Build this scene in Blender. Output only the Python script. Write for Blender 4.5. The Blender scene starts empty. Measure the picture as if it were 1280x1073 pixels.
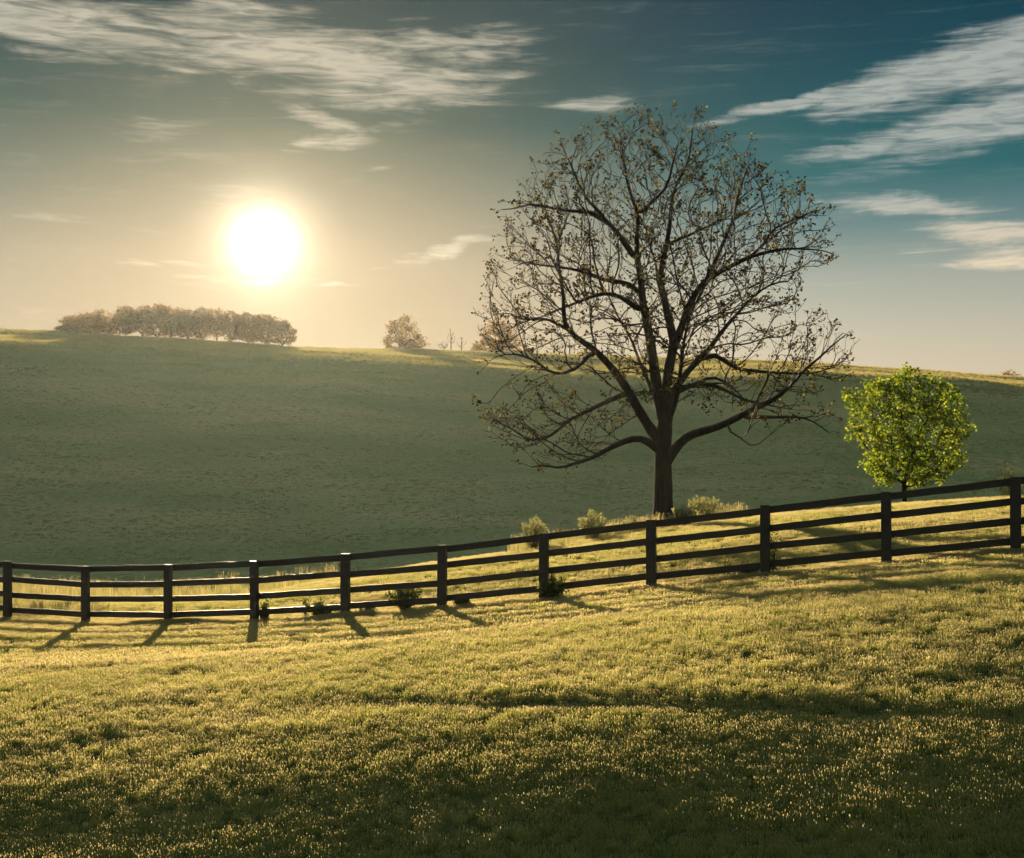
import bpy, math, random
import numpy as np
from mathutils import Vector, Matrix

rnd = random.Random(7)
rng = np.random.default_rng(11)
sc = bpy.context.scene
COL = sc.collection
R = math.radians
F = 1750.0            # focal length in photo pixels
EXPO = 1.48
HY = 640.0            # photo row of eye level

# ------------------------------------------------------------------ helpers
def tag(o, label=None, cat=None, group=None, kind=None):
    if label: o['label'] = label
    if cat: o['category'] = cat
    if group: o['group'] = group
    if kind: o['kind'] = kind
    return o

def mesh_np(name, V, Fc, mats, parent=None, midx=None, smooth=False):
    """V (n,3), Fc (m,k) uniform face size -> linked mesh object"""
    V = np.asarray(V, dtype=np.float32); Fc = np.asarray(Fc, dtype=np.int32)
    me = bpy.data.meshes.new(name)
    m, k = Fc.shape
    me.vertices.add(len(V)); me.vertices.foreach_set('co', V.ravel())
    me.loops.add(m * k); me.loops.foreach_set('vertex_index', Fc.ravel())
    me.polygons.add(m)
    me.polygons.foreach_set('loop_start', np.arange(0, m * k, k, dtype=np.int32))
    me.polygons.foreach_set('loop_total', np.full(m, k, dtype=np.int32))
    if midx is not None: me.polygons.foreach_set('material_index', np.asarray(midx, dtype=np.int32))
    me.polygons.foreach_set('use_smooth', np.full(m, smooth, dtype=bool))
    me.update(calc_edges=True)
    for mt in (mats if isinstance(mats, (list, tuple)) else [mats]): me.materials.append(mt)
    o = bpy.data.objects.new(name, me); COL.objects.link(o)
    if parent is not None: o.parent = parent
    return o

def empty(name, loc):
    o = bpy.data.objects.new(name, None); COL.objects.link(o); o.location = loc
    o.empty_display_size = 0.3
    return o

def copy_tree(o, parent=None):
    c = o.copy(); COL.objects.link(c); c.parent = parent
    for ch in list(o.children): copy_tree(ch, c)
    return c

def vnoise(x, y, seed=0):
    xi = np.floor(x).astype(np.int64); yi = np.floor(y).astype(np.int64)
    fx = x - xi; fy = y - yi
    fx = fx * fx * (3 - 2 * fx); fy = fy * fy * (3 - 2 * fy)
    def h(a, b):
        n = (a * 374761393 + b * 668265263 + seed * 1442695041) & 0xffffffff
        n = ((n ^ (n >> 13)) * 1274126177) & 0xffffffff
        return ((n ^ (n >> 16)) & 0xffff) / 32767.5 - 1.0
    return ((h(xi, yi) * (1 - fx) + h(xi + 1, yi) * fx) * (1 - fy) + (h(xi, yi + 1) * (1 - fx) + h(xi + 1, yi + 1) * fx) * fy)

def sstep(a, b, x):
    t = np.clip((x - a) / (b - a), 0, 1); return t * t * (3 - 2 * t)

# ------------------------------------------------------------------ terrain
FX0, FDX, FY0, FDY = -12.974, 2.278, 36.0, -0.8744          # fence line: post i stands at (FX0+i*FDX, FY0+i*FDY)
FPX = [8, 105, 212, 320, 436, 553, 677, 811, 955, 1107, 1273]
FTOP = [703, 709.5, 707, 702, 694, 683, 667, 650, 633, 616, 598]
ftz = [-(y - HY) / F * (FY0 + FDY * i) for i, y in enumerate(FTOP)]
fxs = np.array([FX0 - 6, FX0 - 3] + [FX0 + FDX * i for i in range(11)] + [FX0 + FDX * 12, 20, 60, 300.0])
fzs = np.array([ftz[0] + .25, ftz[0] + .12] + ftz + [ftz[-1] + .5, ftz[-1] + 1.0, ftz[-1] + 3.0, ftz[-1] + 5]) - 1.48
_gx = np.linspace(-60, 100, 1601)
_gz = np.interp(_gx, fxs, fzs)
_k = np.exp(-0.5 * (np.arange(-30, 31) / 9.0) ** 2); _k /= _k.sum()
_gz = np.convolve(np.pad(_gz, 30, mode='edge'), _k, mode='valid')
def zf(x): return np.interp(x, _gx, _gz)
def fence_y(x): return FY0 + FDY / FDX * (x - FX0)

def pchip(Y, Z, y):
    """Y,Z (K,N); y (N,) -> monotone hermite"""
    K = len(Y); h = np.diff(Y, axis=0); d = np.diff(Z, axis=0) / h
    m = np.zeros_like(Z); m[0] = d[0]; m[-1] = d[-1]
    for k in range(1, K - 1):
        ok = d[k - 1] * d[k] > 0
        w1 = 2 * h[k] + h[k - 1]; w2 = h[k] + 2 * h[k - 1]
        with np.errstate(divide='ignore', invalid='ignore'):
            m[k] = np.where(ok, (w1 + w2) / (w1 / d[k - 1] + w2 / d[k]), 0)
    out = Z[0].copy()
    for k in range(K - 1):
        s = (y >= Y[k])
        t = np.clip((y - Y[k]) / h[k], 0, 1)
        v = (Z[k] * (2 * t**3 - 3 * t**2 + 1) + h[k] * m[k] * (t**3 - 2 * t**2 + t) + Z[k + 1] * (-2 * t**3 + 3 * t**2) + h[k] * m[k + 1] * (t**3 - t**2))
        out = np.where(s, v, out)
    return out

PXE = np.array([-700, 0, 105, 212, 320, 436, 553, 677, 811, 955, 1107, 1273, 1900.])
YED = np.array([748, 758, 762, 761, 751, 728, 708, 690, 668, 648, 634, 622, 600.])   # rows of the lit lawn's far edge
DED = np.array([38.5, 39, 39.5, 40, 41, 42.5, 44, 45, 46, 46, 46, 46, 46.])
PXH = np.array([-900, 0, 100, 200, 370, 500, 640, 740, 830, 900, 1000, 1070, 1200, 1280, 1900.])
YE2 = np.array([410, 420, 423.5, 429, 440, 442.5, 447, 449.5, 452, 455, 459, 463, 471, 477, 510.])
YE1 = np.array([420, 432, 437, 442, 449, 455, 467, 479, 482, 477, 471, 474, 480, 486, 520.])
def H(x, y):
    x = np.atleast_1d(np.asarray(x, dtype=float)); y = np.atleast_1d(np.asarray(y, dtype=float))
    x, y = np.broadcast_arrays(x, y)
    shp = x.shape; x = x.ravel(); y = y.ravel()
    # near lawn
    s = np.clip(24.5 - y, 0, 14)
    drop = 0.0111 * s * s + 0.33 * np.clip(10.5 - y, 0, 5)
    lawnN = zf(x) - drop
    # far ground by bearing
    t = np.clip(x / np.maximum(y, 5.0), -0.8, 0.8)
    px = HY + F * t
    y0 = 31.02 / (1 + .3839 * t)
    z0 = zf(t * y0)
    De = np.interp(px, PXE, DED); ze = (HY - np.interp(px, PXE, YED)) / F * De
    e1 = (HY - np.interp(px, PXH, YE1)) / F; e2 = (HY - np.interp(px, PXH, YE2)) / F
    one = np.ones_like(x)
    Y = np.stack([y0, De, De + 13, 82 * one, 112 * one, 150 * one, 205 * one, 262 * one, 320 * one, 380 * one, 600 * one, 1500 * one])
    z3, z4 = -6.0 * one, -6.6 * one
    z5 = z4 + (e1 * 205 - z4) * 0.37
    z6, z8 = e1 * 205, e2 * 320
    z7 = z6 + (z8 - z6) * 0.53
    Z = np.stack([z0, ze, ze - .55, z3, z4, z5, z6, z7, z8, z8 - .8, z8 - 16, z8 - 40])
    far = pchip(Y, Z, y)
    w = sstep(0, 5, y - np.clip(fence_y(x), 18, 60))
    w2 = np.where(y < 15, 0, w)
    z = lawnN * (1 - w2) + far * w2
    # unevenness
    nr = 1 - sstep(60, 100, y)
    z = z + nr * (0.022 * vnoise(x / 2.6, y / 0.9, 3) + 0.012 * vnoise(x / .7, y / .35, 4) + 0.05 * vnoise(x / 9, y / 4, 5))
    z = z - 0.05 * np.exp(-((y - 18.2 + 0.5 * x - .25 * vnoise(x / 3, x * 0, 8)) / .22) ** 2) * sstep(-3.2, -1.0, x)
    z = z + 0.03 * np.exp(-((y - 18.9 + 0.5 * x - .25 * vnoise(x / 3, x * 0, 8)) / .35) ** 2) * sstep(-3.2, -1.0, x)
    fr = sstep(90, 150, y) * (1 - sstep(600, 800, y))
    z = z + fr * (0.35 * vnoise(x / 30, y / 18, 6) + 0.22 * vnoise(x / 11, y / 6, 7) + .1 * vnoise(x / 4, y / 2.5, 9))
    return z.reshape(shp)
def Hs(x, y): return float(H(x, y)[0])

def px_at(px, D):            # x position of a photo column at distance D
    return (px - HY) / F * D

# ------------------------------------------------------------------ materials
def new_mat(name):
    m = bpy.data.materials.new(name); m.use_nodes = True
    nt = m.node_tree; nt.nodes.clear()
    out = nt.nodes.new('ShaderNodeOutputMaterial')
    return m, nt, out

def noise_node(nt, scale, detail=4, vec=None, rough=.6):
    n = nt.nodes.new('ShaderNodeTexNoise'); n.inputs['Scale'].default_value = scale
    n.inputs['Detail'].default_value = detail; n.inputs['Roughness'].default_value = rough
    if vec is not None: nt.links.new(vec, n.inputs['Vector'])
    return n

def ramp(nt, fac, stops):
    r = nt.nodes.new('ShaderNodeValToRGB')
    e = r.color_ramp.elements
    while len(e) < len(stops): e.new(0.5)
    for i, (p, c) in enumerate(stops):
        e[i].position = p; e[i].color = (*c, 1)
    nt.links.new(fac, r.inputs[0])
    return r

def leaf_mat(name, cols, trans, tfac=.5, gloss=.04, rough=.5, island=True):
    """thin leaf: diffuse + translucent with a per-leaf colour variation"""
    m, nt, out = new_mat(name)
    geo = nt.nodes.new('ShaderNodeNewGeometry')
    oi = nt.nodes.new('ShaderNodeObjectInfo')
    ad = nt.nodes.new('ShaderNodeMath'); ad.operation = 'FRACT'
    sm = nt.nodes.new('ShaderNodeMath'); sm.operation = 'ADD'
    nt.links.new(geo.outputs['Random Per Island'], sm.inputs[0]); nt.links.new(oi.outputs['Random'], sm.inputs[1])
    nt.links.new(sm.outputs[0], ad.inputs[0])
    c = ramp(nt, ad.outputs[0], [(i / (len(cols) - 1), k) for i, k in enumerate(cols)])
    t = ramp(nt, ad.outputs[0], [(i / (len(trans) - 1), k) for i, k in enumerate(trans)])
    d = nt.nodes.new('ShaderNodeBsdfDiffuse'); nt.links.new(c.outputs[0], d.inputs[0])
    tr = nt.nodes.new('ShaderNodeBsdfTranslucent'); nt.links.new(t.outputs[0], tr.inputs[0])
    mx = nt.nodes.new('ShaderNodeMixShader'); mx.inputs[0].default_value = tfac
    nt.links.new(d.outputs[0], mx.inputs[1]); nt.links.new(tr.outputs[0], mx.inputs[2])
    g = nt.nodes.new('ShaderNodeBsdfGlossy'); g.inputs['Roughness'].default_value = rough; g.inputs[0].default_value = (.8, .8, .75, 1)
    m2 = nt.nodes.new('ShaderNodeMixShader'); m2.inputs[0].default_value = gloss
    nt.links.new(mx.outputs[0], m2.inputs[1]); nt.links.new(g.outputs[0], m2.inputs[2])
    nt.links.new(m2.outputs[0], out.inputs[0])
    return m

def solid_mat(name, stops, scale=6, rough=.9, stretch=(1, 1, 1), bump=.3, bscale=40, spec=.3):
    m, nt, out = new_mat(name)
    tc = nt.nodes.new('ShaderNodeTexCoord'); mp = nt.nodes.new('ShaderNodeMapping')
    mp.inputs['Scale'].default_value = stretch
    nt.links.new(tc.outputs['Object'], mp.inputs[0])
    n = noise_node(nt, scale, 6, mp.outputs[0])
    r = ramp(nt, n.outputs[0], stops)
    b = nt.nodes.new('ShaderNodeBsdfPrincipled'); b.inputs['Roughness'].default_value = rough
    b.inputs['Specular IOR Level'].default_value = spec
    nt.links.new(r.outputs[0], b.inputs['Base Color'])
    n2 = noise_node(nt, bscale, 5, mp.outputs[0])
    bp = nt.nodes.new('ShaderNodeBump'); bp.inputs['Strength'].default_value = bump; bp.inputs['Distance'].default_value = .02
    nt.links.new(n2.outputs[0], bp.inputs['Height']); nt.links.new(bp.outputs[0], b.inputs['Normal'])
    nt.links.new(b.outputs[0], out.inputs[0])
    return m

M_bark = solid_mat('bark', [(.3, (.018, .014, .011)), (.7, (.055, .043, .032))], 3, 1, (3, 3, .6), .8, 14)
M_twig = solid_mat('twig_bark', [(.3, (.015, .012, .009)), (.7, (.04, .03, .022))], 5, .9)
M_wood = solid_mat('fence_paint', [(.25, (.012, .008, .005)), (.75, (.040, .029, .018))], 3, .48, (1, 1, 5), .6, 30, .5)
M_bud = leaf_mat('young_leaf', [(.018, .015, .008), (.02, .018, .008), (.03, .03, .01), (.06, .06, .02)], [(.02, .016, .006), (.03, .024, .008), (.04, .032, .010), (.30, .25, .06)], .45, gloss=0)
M_maple = leaf_mat('maple_leaf', [(.05, .09, .012), (.09, .13, .015), (.13, .16, .02)], [(.06, .12, .01), (.18, .27, .015), (.50, .52, .04)], .55)
M_ridge = leaf_mat('ridge_leaf', [(.06, .055, .018), (.09, .07, .02), (.10, .08, .025)], [(.18, .10, .018), (.27, .15, .025), (.36, .19, .03)], .5, gloss=.01)
M_weed = leaf_mat('weed_leaf', [(.04, .06, .015), (.06, .08, .02), (.08, .09, .025)], [(.07, .10, .015), (.12, .15, .02), (.22, .24, .04)], .4)
M_plume = leaf_mat('plume', [(.20, .20, .08), (.26, .25, .10), (.24, .22, .10)], [(.32, .34, .12), (.42, .40, .15), (.38, .34, .14)], .5)
M_puff = leaf_mat('seed_down', [(.6, .58, .5), (.7, .68, .6)], [(.7, .66, .55), (.8, .75, .65)], .5)

# ------------------------------------------------------------------ ground sheet
def graded(pts):
    out = [pts[0][0]]
    for (a, b, st) in pts:
        n = max(1, int(round((b - a) / st))); out += list(np.linspace(a, b, n + 1)[1:])
    return np.array(out)
ys = graded([(-80, -5, 5), (-5, 8, .8), (8, 24, .16), (24, 60, .3), (60, 120, 1.0), (120, 200, 1.6), (200, 335, 1.5), (335, 420, 5), (420, 1500, 40)])
xa = graded([(0, 16, .22), (16, 40, .6), (40, 130, 1.8), (130, 240, 5), (240, 1100, 40)])
xs = np.concatenate([-xa[::-1], xa[1:]])
GX, GY = np.meshgrid(xs, ys)
GZ = H(GX, GY)
ny, nx = GX.shape
idx = np.arange(ny * nx).reshape(ny, nx)
quads = np.stack([idx[:-1, :-1], idx[:-1, 1:], idx[1:, 1:], idx[1:, :-1]], -1).reshape(-1, 4)

m, nt, out = new_mat('meadow_ground')
tc = nt.nodes.new('ShaderNodeTexCoord')
mp = nt.nodes.new('ShaderNodeMapping'); mp.inputs['Scale'].default_value = (.35, 1, 1); nt.links.new(tc.outputs['Object'], mp.inputs[0])
n1 = noise_node(nt, .09, 8, mp.outputs[0], .62)
n2 = noise_node(nt, 1.8, 8, tc.outputs['Object'], .7)
mxn = nt.nodes.new('ShaderNodeMix'); mxn.data_type = 'FLOAT'; mxn.inputs[0].default_value = .4
nt.links.new(n1.outputs[0], mxn.inputs[2]); nt.links.new(n2.outputs[0], mxn.inputs[3])
r = ramp(nt, mxn.outputs[0], [(.40, (.17, .205, .10)), (.5, (.215, .235, .12)), (.60, (.29, .27, .15))])
b = nt.nodes.new('ShaderNodeBsdfPrincipled'); b.inputs['Roughness'].default_value = 1; b.inputs['Specular IOR Level'].default_value = 0
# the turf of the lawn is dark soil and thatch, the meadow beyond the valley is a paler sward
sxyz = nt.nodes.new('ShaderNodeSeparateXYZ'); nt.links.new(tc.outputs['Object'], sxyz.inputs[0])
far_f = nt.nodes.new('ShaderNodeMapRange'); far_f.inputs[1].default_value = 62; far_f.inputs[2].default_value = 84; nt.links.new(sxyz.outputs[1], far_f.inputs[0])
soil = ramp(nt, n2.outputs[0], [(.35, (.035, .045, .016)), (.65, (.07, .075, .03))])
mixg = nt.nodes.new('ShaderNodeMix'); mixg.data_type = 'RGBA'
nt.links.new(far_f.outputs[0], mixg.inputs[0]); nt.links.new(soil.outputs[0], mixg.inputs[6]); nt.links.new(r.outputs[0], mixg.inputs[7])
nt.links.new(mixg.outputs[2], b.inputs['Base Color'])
bp = nt.nodes.new('ShaderNodeBump'); bp.inputs['Strength'].default_value = .7; bp.inputs['Distance'].default_value = .10
n3 = noise_node(nt, 1.2, 8, mp.outputs[0], .8)
nt.links.new(n3.outputs[0], bp.inputs['Height']); nt.links.new(bp.outputs[0], b.inputs['Normal'])
nt.links.new(b.outputs[0], out.inputs[0])
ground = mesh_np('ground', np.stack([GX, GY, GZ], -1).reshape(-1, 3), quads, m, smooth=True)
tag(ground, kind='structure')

# ------------------------------------------------------------------ grass (countless: stuff)
def blade_mat(name, base, tr, tfac, gloss, rough=.35):
    """blade colours vary from blade to blade and, in broad patches, over the field"""
    m, nt, out = new_mat(name)
    geo = nt.nodes.new('ShaderNodeNewGeometry'); oi = nt.nodes.new('ShaderNodeObjectInfo')
    patch = nt.nodes.new('ShaderNodeTexNoise'); patch.inputs['Scale'].default_value = .35; patch.inputs['Detail'].default_value = 4
    nt.links.new(geo.outputs['Position'], patch.inputs['Vector'])
    a = nt.nodes.new('ShaderNodeMath'); a.operation = 'MULTIPLY_ADD'; a.inputs[1].default_value = .35
    nt.links.new(geo.outputs['Random Per Island'], a.inputs[0])
    q = nt.nodes.new('ShaderNodeMath'); q.operation = 'MULTIPLY_ADD'; q.inputs[1].default_value = .25
    nt.links.new(oi.outputs['Random'], q.inputs[0]); nt.links.new(a.outputs[0], q.inputs[2])
    q2 = nt.nodes.new('ShaderNodeMath'); q2.operation = 'MULTIPLY_ADD'; q2.inputs[1].default_value = 1.1; q2.inputs[2].default_value = -.35
    nt.links.new(patch.outputs[0], q2.inputs[0]); nt.links.new(q2.outputs[0], a.inputs[2])
    c = ramp(nt, q.outputs[0], [(i / (len(base) - 1), k) for i, k in enumerate(base)])
    t = ramp(nt, q.outputs[0], [(i / (len(tr) - 1), k) for i, k in enumerate(tr)])
    d = nt.nodes.new('ShaderNodeBsdfDiffuse'); nt.links.new(c.outputs[0], d.inputs[0])
    tt = nt.nodes.new('ShaderNodeBsdfTranslucent'); nt.links.new(t.outputs[0], tt.inputs[0])
    mx = nt.nodes.new('ShaderNodeMixShader'); mx.inputs[0].default_value = tfac
    nt.links.new(d.outputs[0], mx.inputs[1]); nt.links.new(tt.outputs[0], mx.inputs[2])
    g = nt.nodes.new('ShaderNodeBsdfGlossy'); g.inputs['Roughness'].default_value = rough; g.inputs[0].default_value = (.9, .88, .8, 1)
    m2 = nt.nodes.new('ShaderNodeMixShader'); m2.inputs[0].default_value = gloss
    nt.links.new(mx.outputs[0], m2.inputs[1]); nt.links.new(g.outputs[0], m2.inputs[2])
    nt.links.new(m2.outputs[0], out.inputs[0])
    return m
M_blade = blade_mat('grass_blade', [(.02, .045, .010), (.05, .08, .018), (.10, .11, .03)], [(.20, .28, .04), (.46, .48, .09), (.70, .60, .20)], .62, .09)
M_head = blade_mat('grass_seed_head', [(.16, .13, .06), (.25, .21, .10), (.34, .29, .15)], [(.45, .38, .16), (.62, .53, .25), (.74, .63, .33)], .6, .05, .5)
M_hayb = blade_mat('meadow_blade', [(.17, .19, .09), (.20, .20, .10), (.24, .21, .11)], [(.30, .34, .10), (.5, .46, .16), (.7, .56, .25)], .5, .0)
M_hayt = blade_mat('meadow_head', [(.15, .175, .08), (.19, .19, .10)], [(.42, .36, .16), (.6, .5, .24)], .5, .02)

def tuft_mesh(name, n, h, spread, w, nhead, hh, mats, seed, lean=.35, headw=.004, headl=.02):
    rg = np.random.default_rng(seed)
    V = []; Q = []; MI = []
    for i in range(n):
        a = rg.uniform(0, 6.283); r = spread * math.sqrt(rg.uniform(0, 1))
        bx, by = r * math.cos(a), r * math.sin(a)
        L = h * rg.uniform(.5, 1.15); la = rg.uniform(0, 6.283); ln = lean * rg.uniform(.1, 1.0) * L
        ww = w * rg.uniform(.7, 1.2); fa = rg.uniform(0, 3.1416)
        sx, sy = math.cos(fa) * ww, math.sin(fa) * ww
        pts = [(0, 0, -.02, 1), (.3, .25, .5, .9), (1.0, 1.0, .92, .12)]
        b0 = len(V)
        for (u, uu, zz, wd) in pts:
            cx, cy = bx + math.cos(la) * ln * u * uu, by + math.sin(la) * ln * u * uu
            V.append((cx - sx * wd, cy - sy * wd, zz * L)); V.append((cx + sx * wd, cy + sy * wd, zz * L))
        for k in range(2):
            q = b0 + 2 * k; Q.append((q, q + 1, q + 3, q + 2)); MI.append(0)
    for i in range(nhead):
        a = rg.uniform(0, 6.283); r = spread * math.sqrt(rg.uniform(0, 1))
        bx, by = r * math.cos(a), r * math.sin(a)
        L = hh * rg.uniform(.75, 1.15); la = rg.uniform(0, 6.283); ln = .15 * L * rg.uniform(0, 1)
        dx, dy = math.cos(la) * ln, math.sin(la) * ln
        for fa in (0, 1.571):
            fa += la
            sx, sy = math.cos(fa), math.sin(fa)
            prof = [(0, .0012 * w / .003), (.8, .0010 * w / .003)]
            b0 = len(V)
            for (u, wd) in prof:
                V.append((bx + dx * u - sx * wd, by + dy * u - sy * wd, u * L)); V.append((bx + dx * u + sx * wd, by + dy * u + sy * wd, u * L))
            Q.append((b0, b0 + 1, b0 + 3, b0 + 2)); MI.append(0)
            b0 = len(V)
            hl = headl * rg.uniform(.7, 1.3); hw = headw * rg.uniform(.7, 1.2)
            for (u, wd) in [(0, .2), (.35, 1), (.75, .75), (1, .05)]:
                z = .8 * L + hl * u; k = z / L
                V.append((bx + dx * k - sx * hw * wd, by + dy * k - sy * hw * wd, z)); V.append((bx + dx * k + sx * hw * wd, by + dy * k + sy * hw * wd, z))
            for k in range(3):
                q = b0 + 2 * k; Q.append((q, q + 1, q + 3, q + 2)); MI.append(1)
    o = mesh_np(name, V, Q, mats, midx=MI)
    COL.objects.unlink(o)
    return o

def scatter(name, tufts, P, scale, seed, label_kind=True):
    """one stuff object per tuft shape; its modifier sets the tuft on every point"""
    rg = np.random.default_rng(seed)
    n = len(P); which = rg.integers(0, len(tufts), n)
    me = bpy.data.meshes.new(name)
    me.vertices.add(n); me.vertices.foreach_set('co', np.asarray(P, dtype=np.float32).ravel())
    for an, arr in (('rot', rg.uniform(0, 6.283, n)), ('scl', scale)):
        at = me.attributes.new(an, 'FLOAT', 'POINT'); at.data.foreach_set('value', np.asarray(arr, dtype=np.float32))
    at = me.attributes.new('pick', 'INT', 'POINT'); at.data.foreach_set('value', which.astype(np.int32))
    o = bpy.data.objects.new(name, me); COL.objects.link(o); tag(o, kind='stuff')
    ng = bpy.data.node_groups.new(name + '_scatter', 'GeometryNodeTree')
    ng.interface.new_socket('Geometry', in_out='INPUT', socket_type='NodeSocketGeometry')
    ng.interface.new_socket('Geometry', in_out='OUTPUT', socket_type='NodeSocketGeometry')
    N = ng.nodes; L = ng.links
    gi = N.new('NodeGroupInput'); go = N.new('NodeGroupOutput')
    m2p = N.new('GeometryNodeMeshToPoints'); L.new(gi.outputs[0], m2p.inputs[0])
    ra = N.new('GeometryNodeInputNamedAttribute'); ra.data_type = 'FLOAT'; ra.inputs[0].default_value = 'rot'
    sa = N.new('GeometryNodeInputNamedAttribute'); sa.data_type = 'FLOAT'; sa.inputs[0].default_value = 'scl'
    pa = N.new('GeometryNodeInputNamedAttribute'); pa.data_type = 'INT'; pa.inputs[0].default_value = 'pick'
    cx = N.new('ShaderNodeCombineXYZ'); L.new(ra.outputs[0], cx.inputs[2])
    jn = N.new('GeometryNodeJoinGeometry')
    for k, tf in enumerate(tufts):
        oi = N.new('GeometryNodeObjectInfo'); oi.inputs['Object'].default_value = tf; oi.inputs['As Instance'].default_value = True
        cp = N.new('FunctionNodeCompare'); cp.data_type = 'INT'; cp.operation = 'EQUAL'
        L.new(pa.outputs[0], cp.inputs[2]); cp.inputs[3].default_value = k
        ip = N.new('GeometryNodeInstanceOnPoints')
        L.new(m2p.outputs[0], ip.inputs['Points']); L.new(cp.outputs[0], ip.inputs['Selection'])
        L.new(oi.outputs['Geometry'], ip.inputs['Instance'])
        L.new(cx.outputs[0], ip.inputs['Rotation']); L.new(sa.outputs[0], ip.inputs['Scale'])
        L.new(ip.outputs[0], jn.inputs[0])
    L.new(jn.outputs[0], go.inputs[0])
    md = o.modifiers.new('scatter', 'NODES'); md.node_group = ng
    return o

def wedge_points(y0, y1, dens, seed, half=.52, extra=4.5):
    """random ground points in the wedge of view (a little wider), between two distances"""
    rg = np.random.default_rng(seed)
    area = (y1 - y0) * ((y0 + y1) * half + 2 * extra)
    n = int(area * dens)
    y = np.sqrt(rg.uniform(y0 ** 2, y1 ** 2, n)); x = rg.uniform(-1, 1, n) * (half * y + extra)
    return x, y

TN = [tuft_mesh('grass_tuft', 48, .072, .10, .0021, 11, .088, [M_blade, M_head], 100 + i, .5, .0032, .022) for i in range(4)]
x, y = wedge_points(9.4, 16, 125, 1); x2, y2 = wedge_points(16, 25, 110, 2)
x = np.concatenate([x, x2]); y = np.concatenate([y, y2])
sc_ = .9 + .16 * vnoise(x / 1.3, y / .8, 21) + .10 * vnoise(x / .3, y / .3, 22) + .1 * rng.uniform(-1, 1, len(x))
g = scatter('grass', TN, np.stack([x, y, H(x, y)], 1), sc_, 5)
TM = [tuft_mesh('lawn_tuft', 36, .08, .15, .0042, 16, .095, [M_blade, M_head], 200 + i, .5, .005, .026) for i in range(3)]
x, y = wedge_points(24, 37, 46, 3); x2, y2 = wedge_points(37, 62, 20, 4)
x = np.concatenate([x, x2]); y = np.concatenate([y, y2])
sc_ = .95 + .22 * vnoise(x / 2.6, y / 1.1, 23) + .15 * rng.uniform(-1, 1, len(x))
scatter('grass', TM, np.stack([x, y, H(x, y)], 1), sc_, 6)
# hill meadow
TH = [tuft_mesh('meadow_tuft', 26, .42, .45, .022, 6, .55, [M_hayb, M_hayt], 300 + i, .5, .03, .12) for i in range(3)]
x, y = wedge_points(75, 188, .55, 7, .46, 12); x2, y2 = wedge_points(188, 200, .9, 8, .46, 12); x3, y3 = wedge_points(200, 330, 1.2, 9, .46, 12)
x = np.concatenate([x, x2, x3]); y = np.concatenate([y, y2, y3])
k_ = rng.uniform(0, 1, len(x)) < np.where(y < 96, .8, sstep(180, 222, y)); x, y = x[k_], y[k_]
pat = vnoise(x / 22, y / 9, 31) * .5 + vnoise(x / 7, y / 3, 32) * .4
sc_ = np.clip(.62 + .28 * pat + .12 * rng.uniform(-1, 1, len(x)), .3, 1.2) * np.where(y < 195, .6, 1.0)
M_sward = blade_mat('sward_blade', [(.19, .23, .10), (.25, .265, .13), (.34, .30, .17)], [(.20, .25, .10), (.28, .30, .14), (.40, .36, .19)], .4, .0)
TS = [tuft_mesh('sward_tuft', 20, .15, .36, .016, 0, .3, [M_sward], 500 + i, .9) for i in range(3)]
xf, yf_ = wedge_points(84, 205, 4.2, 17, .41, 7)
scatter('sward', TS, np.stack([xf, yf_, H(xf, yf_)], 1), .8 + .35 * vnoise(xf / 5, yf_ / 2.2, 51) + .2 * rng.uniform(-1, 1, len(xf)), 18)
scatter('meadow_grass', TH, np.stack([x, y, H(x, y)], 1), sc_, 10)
# rough tall grass behind the fence at left, and along the far edge of the lawn
TT = [tuft_mesh('tall_tuft', 22, .62, .28, .010, 9, .95, [M_hayb, M_hayt], 400 + i, .35, .013, .11) for i in range(3)]
rg = np.random.default_rng(77)
n = 2600; px = rg.uniform(-60, 420, n); D = rg.uniform(37.5, 76, n); x = px_at(px, D); y = D
keep = rg.uniform(0, 1, n) < np.clip(np.where(px < 130, 1.0, np.where(D > 47, .8, 0)) * (0.75 + .5 * vnoise(x / 3, y / 3, 41)), 0, 1)
x, y = x[keep], y[keep]
n = 1500; px = rg.uniform(640, 930, n); D = np.interp(px, PXE, DED) + rg.uniform(1.2, 9, n); xb = px_at(px, D); yb = D
k2 = rg.uniform(0, 1, n) < .55 + .5 * vnoise(xb / 2, yb / 2, 43); xb, yb = xb[k2], yb[k2]
sc_ = np.concatenate([.55 + .25 * rg.uniform(-1, 1, len(x)) + .15 * vnoise(x / 2, y / 2, 44), .5 + .2 * rg.uniform(-1, 1, len(xb))])
x = np.concatenate([x, xb]); y = np.concatenate([y, yb])
scatter('tall_grass', TT, np.stack([x, y, H(x, y)], 1), sc_, 12)
# longer grass left unmown under the fence
n = 4600; tpar = rg.uniform(-3.2, 15.2, n); x = FX0 + tpar * FDX; y = FY0 + tpar * FDY + rg.normal(0, .16, n)
scatter('fence_grass', TM, np.stack([x, y, H(x, y)], 1), 1.0 + .45 * vnoise(x / .9, y * 0, 46) + .2 * rg.uniform(-1, 1, n), 13)

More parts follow.
